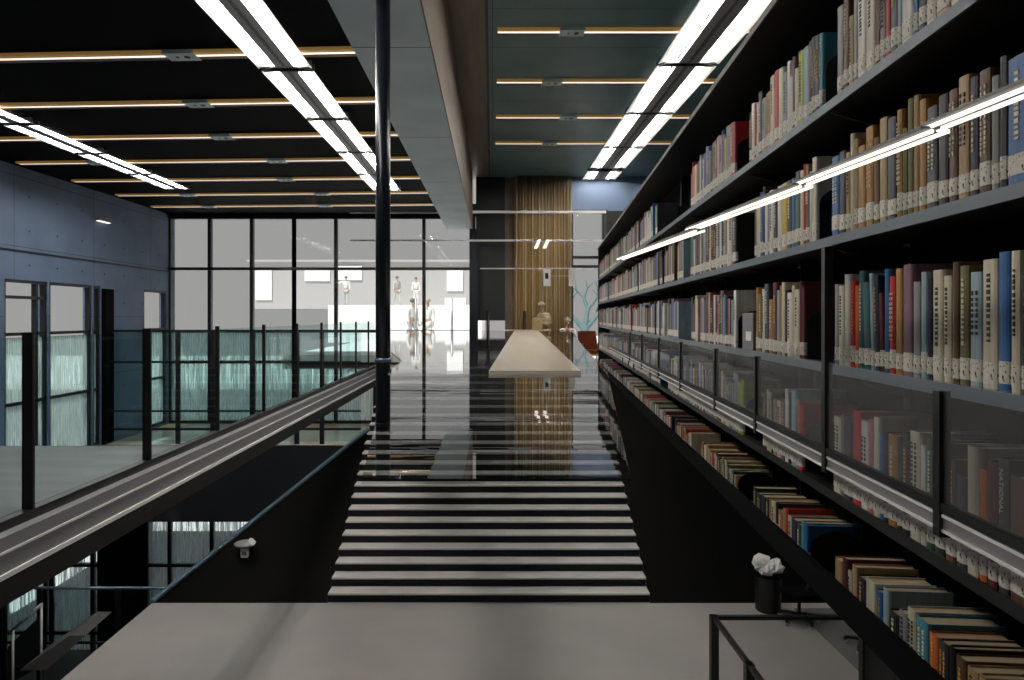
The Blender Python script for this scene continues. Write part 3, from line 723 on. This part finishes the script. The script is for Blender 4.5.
brown = mat('brown_leather', (112,52,30), .35); blk = M['black']
armchair(567, 18.9, math.pi*0, blk, 'black armchair right of the white counter')
armchair(592, 18.88, .3, brown, 'brown leather armchair near the bookcase end')
ft = tag(empty('low_table', (X(589, 18.45), 18.46, ZT)), 'low table with a golden patterned top before the armchairs', 'table')
MB().box(-.42, .36, -.16, .16, .3, .34).build('tabletop', noisy('golden_table_top', (214,160,96), (140,84,44), nscale=7, rough=.25), ft, .008)
for sx in (-1, 1):
    for sy in (-1, 1): MB().tube((sx*.32, sy*.13, 0), (sx*.32, sy*.13, .3), .02, 8).build('leg', M['alu'], ft)

# barrier posts on the terrace edge
for k, u in enumerate((381, 416, 452, 488, 524)):
    d = 18.75 if u > 470 else 23.5; z = ZT if u > 470 else -1.1
    m = M['black'] if u in (381, 488, 524) else M['alu']
    r = tag(empty('barrier_post', (X(u, d), d, z)), ['dark barrier post outside behind the dark pole', 'pale barrier post between two people in white', 'pale barrier post outside nearest the thin black post', 'dark barrier post left of the white counter', 'dark barrier post in front of the white counter'][k], 'post', 'barrier posts in a row')
    if u == 524: r.location.y = 18.45
    hgt = 1.75 if u <= 470 else 1.5
    MB().tube((0,0,.05), (0,0,hgt), .045, 10).build('pole', m, r)
    MB().lathe([(.12, 0), (.12, .03), (.06, .09), (.05, .16)], 14).build('base', m, r)

# ------------------------------------------------------------------ people
def skinned(name, verts, edges, radii, m, parent=None, sub=1, root=0):
    me = bpy.data.meshes.new(name); me.from_pydata(verts, edges, [])
    o = bpy.data.objects.new(name, me); C.objects.link(o); me.materials.append(m)
    if parent: o.parent = parent
    bm = bmesh.new(); bm.from_mesh(me); L = bm.verts.layers.skin.verify()
    bm.verts.ensure_lookup_table()
    for i, v in enumerate(bm.verts):
        r = radii[i]; v[L].radius = r if isinstance(r, tuple) else (r, r); v[L].use_root = (i == root)
    bm.to_mesh(me); bm.free()
    s = o.modifiers.new('body', 'SKIN'); s.use_smooth_shade = True; s.branch_smoothing = .4
    q = o.modifiers.new('smooth', 'SUBSURF'); q.levels = sub; q.render_levels = sub
    return o
skin = mat('skin', (196,160,138), .6)
def person(loc, rz, label, top, bottom, hair, step=.14, arms='hang', stoop=0.0, seated=False):
    hip = .93 if not seated else .5
    lean = lambda z: -stoop*max(0, z-hip)
    P = {}
    def J(n, x, y, z, r): P[n] = (Vector((x, y, z)), r)
    tz = hip-.93
    J('pel', 0, 0, hip, (.15, .105)); J('waist', 0, lean(1.12), 1.12+tz, (.13, .095)); J('chest', 0, lean(1.3), 1.32+tz, (.165, .11)); J('nb', 0, lean(1.45), 1.46+tz, (.07, .06))
    J('neck', 0, lean(1.52)-.01, 1.52+tz, .05); J('head', 0, lean(1.6)-.03, 1.6+tz, (.07, .085)); J('crown', 0, lean(1.7)-.02, 1.7+tz, (.06, .075))
    J('nose', 0, lean(1.61)-.115, 1.6+tz, .014)
    for s, n in ((-1, 'l'), (1, 'r')):
        J(n+'sh', s*.18, lean(1.42), 1.42+tz, .055)
        if arms == 'hang' or (arms == 'point' and s > 0):
            J(n+'el', s*.23, lean(1.15)+.02, 1.14+tz, .042); J(n+'wr', s*.23, lean(.95)-.05, .9+tz, .03); J(n+'ha', s*.23, lean(.85)-.08, .82+tz, (.04, .02))
        elif arms == 'point':
            J(n+'el', s*.44, lean(1.35)-.05, 1.34+tz, .042); J(n+'wr', s*.66, lean(1.35)-.1, 1.42+tz, .03); J(n+'ha', s*.76, lean(1.35)-.12, 1.44+tz, (.04, .02))
        else:
            J(n+'el', s*.25, lean(1.15)-.05, 1.16+tz, .042); J(n+'wr', s*.12, lean(1.15)-.27, 1.18+tz, .03); J(n+'ha', s*.06, lean(1.15)-.34, 1.2+tz, (.04, .02))
        if seated:
            J(n+'hip', s*.09, -.03, hip-.02, .085); J(n+'kn', s*.11, -.44, hip, .06); J(n+'an', s*.11, -.46, .08, .042); J(n+'to', s*.12, -.6, .04, .04)
        else:
            st_ = s*step
            J(n+'hip', s*.09, 0, hip-.06, .085); J(n+'kn', s*.1, -st_*.5-.02, .5, .062); J(n+'an', s*.1, -st_+.02, .085, .045); J(n+'to', s*.12, -st_-.13, .04, .038)
        for f in range(5):
            hx = P[n+'ha'][0]; dr = (P[n+'ha'][0]-P[n+'wr'][0]).normalized()
            off = Vector(((f-2)*.0, (f-2)*.018, 0)) if f else Vector((0, -.045, .02))
            J(n+'f%d' % f, *(hx+dr*(.07 if f else .03)+off), .008)
    ed = [('pel','waist'),('waist','chest'),('chest','nb'),('nb','neck'),('neck','head'),('head','crown'),('head','nose')]
    for n in 'lr':
        ed += [('chest', n+'sh'), (n+'sh', n+'el'), (n+'el', n+'wr'), (n+'wr', n+'ha'), ('pel', n+'hip'), (n+'hip', n+'kn'), (n+'kn', n+'an'), (n+'an', n+'to')] + [(n+'ha', n+'f%d' % f) for f in range(5)]
    ks = list(P); ix = {k: i for i, k in enumerate(ks)}
    body = skinned('person', [P[k][0] for k in ks], [(ix[a], ix[b]) for a, b in ed], [P[k][1] for k in ks], skin)
    body.location = loc; body.rotation_euler = (0, 0, rz); tag(body, label, 'person')
    def sub(name, keys, edges, grow, m):
        ii = {k: i for i, k in enumerate(keys)}
        rr = [tuple(x+grow for x in (P[k][1] if isinstance(P[k][1], tuple) else (P[k][1],)*2)) for k in keys]
        return skinned(name, [P[k][0] for k in keys], [(ii[a], ii[b]) for a, b in edges], rr, m, body)
    sub('jacket', ['pel','waist','chest','nb','lsh','lel','lwr','rsh','rel','rwr'], [('pel','waist'),('waist','chest'),('chest','nb'),('chest','lsh'),('lsh','lel'),('lel','lwr'),('chest','rsh'),('rsh','rel'),('rel','rwr')], .014, top)
    sub('trousers', ['pel','lhip','lkn','lan','rhip','rkn','ran'], [('pel','lhip'),('lhip','lkn'),('lkn','lan'),('pel','rhip'),('rhip','rkn'),('rkn','ran')], .012, bottom)
    h = MB(); c = P['crown'][0]
    bmesh.ops.create_uvsphere(h.bm, u_segments=14, v_segments=8, radius=.105, matrix=Matrix.Translation(c+Vector((0, .02, -.02))) @ Matrix.Diagonal((.9, 1.05, .85, 1)))
    for f in h.bm.faces: f.smooth = True
    h.build('hair', hair, body)
    for s in (-1, 1):
        e = MB(); bmesh.ops.create_uvsphere(e.bm, u_segments=8, v_segments=6, radius=.012, matrix=Matrix.Translation(P['head'][0]+Vector((s*.035, -.085, .02)))); e.build('eye', M['black'], body)
    return body
wc = mat('white_coat', (236,236,232), .8); gc = mat('light_grey_coat', (196,196,194), .8); tc = mat('beige_coat', (222,206,170), .8); gh = mat('grey_hair', (120,112,104), .7); fh = mat('fair_hair', (190,176,150), .7)
person((X(412, 24), 24.2, -1.1), .9, 'person in white walking on the terrace left of the pale post', wc, gc, gh, .22)
person((X(428, 24), 24.0, -1.1), -.3, 'person in white standing on the terrace right of the pale post', wc, wc, fh, .08)
person((X(346, 41), 41, .7), 0, 'person with an outstretched arm on the far white terrace wall', wc, gc, gh, .1, 'point')
person((X(397, 41), 41, .7), .7, 'person in grey walking on the far white terrace wall', gc, gc, gh, .25)
person((X(416, 42), 42, .7), .2, 'person in white standing on the far terrace wall beside others', wc, wc, gh, .05)
person((X(547, 18.8), 18.82, ZT), -.9, 'person in a beige coat bending behind the white counter', tc, tc, fh, .06, 'fold', .28)
person((X(567, 18.9), 18.9, ZT), 0, 'person in white seated behind the black armchair', wc, gc, fh, 0, 'fold', .15, True)

# ------------------------------------------------------------------ outside: tree and pale building
def tree(base, h):
    vs, es, rs = [Vector((0,0,0)), Vector((.05,0,h*.3))], [(0,1)], [.12, .09]
    def grow(i, dirv, L, r, lv):
        p = vs[i]+dirv*L; vs.append(p); rs.append(r); j = len(vs)-1; es.append((i, j))
        if lv: 
            for s in (-1, 1): grow(j, (dirv+Vector((s*R.uniform(.4, .8), R.uniform(-.4, .4), R.uniform(0, .3)))).normalized(), L*R.uniform(.6, .8), r*.62, lv-1)
    for s in (-1, 1, .2): grow(1, Vector((s*.7, .1*s, .8)).normalized(), h*.28, .06, 3)
    o = skinned('bare_tree', vs, es, rs, mat('grey_green_bark', (110,134,138), .8), None, 0); o.location = base
    return tag(o, 'bare branched tree outside the narrow right window', 'tree')
tree((X(583, 25), 25, -1.3), 2.7)
bd = tag(empty('far_building', (0, 59, 0)), 'pale concrete building with white windows beyond the terrace', 'building')
zz = lambda v: (V0-v)/F*59
xx = lambda u: (u-U0)/F*59
MB().box(xx(250), xx(472), 0, 4, .7, zz(262)).build('wall', M['outwall'], bd)
for a, b, c, d_ in ((256, 272, 268, 300), (305, 330, 270, 281), (338, 362, 266, 280), (447, 463, 270, 291), (445, 466, 298, 305)):
    MB().box(xx(a), xx(b), -.12, .02, zz(d_), zz(c)).build('window', M['snow'], bd)
MB().box(xx(248), xx(474), -.3, 4.2, zz(262), zz(260)).build('roof', M['outwall'], bd)

# ------------------------------------------------------------------ sky, sun, camera
wd = bpy.data.worlds.new('sky'); bpy.context.scene.world = wd; wd.use_nodes = True
bg = wd.node_tree.nodes['Background']; bg.inputs['Color'].default_value = lin((167,164,163)); bg.inputs['Strength'].default_value = 1.0
su = bpy.data.lights.new('sun', 'SUN'); su.energy = 5.0; su.angle = math.radians(3); su.color = (1, .98, .95)
so = bpy.data.objects.new('sun', su); C.objects.link(so)
so.rotation_euler = Vector((.3, .45, -.85)).to_track_quat('-Z', 'Y').to_euler()
cam = bpy.data.cameras.new('camera'); co_ = bpy.data.objects.new('camera', cam); C.objects.link(co_)
co_.location = (0, 0, 0); co_.rotation_euler = (math.pi/2, 0, 0)
cam.sensor_width = 36; cam.lens = F/1024*36; cam.shift_x = (512-U0)/1024; cam.shift_y = (V0-340)/1024; cam.clip_start = .05; cam.clip_end = 300
s = bpy.context.scene; s.camera = co_
s.view_settings.view_transform = 'Standard'; s.view_settings.look = 'None'; s.view_settings.gamma = 1; s.view_settings.exposure = 0; s.view_settings.use_curve_mapping = False
s.cycles.use_denoising = True
s.cycles.transparent_max_bounces = 24; s.cycles.max_bounces = 10
s.cycles.sample_clamp_indirect = 4
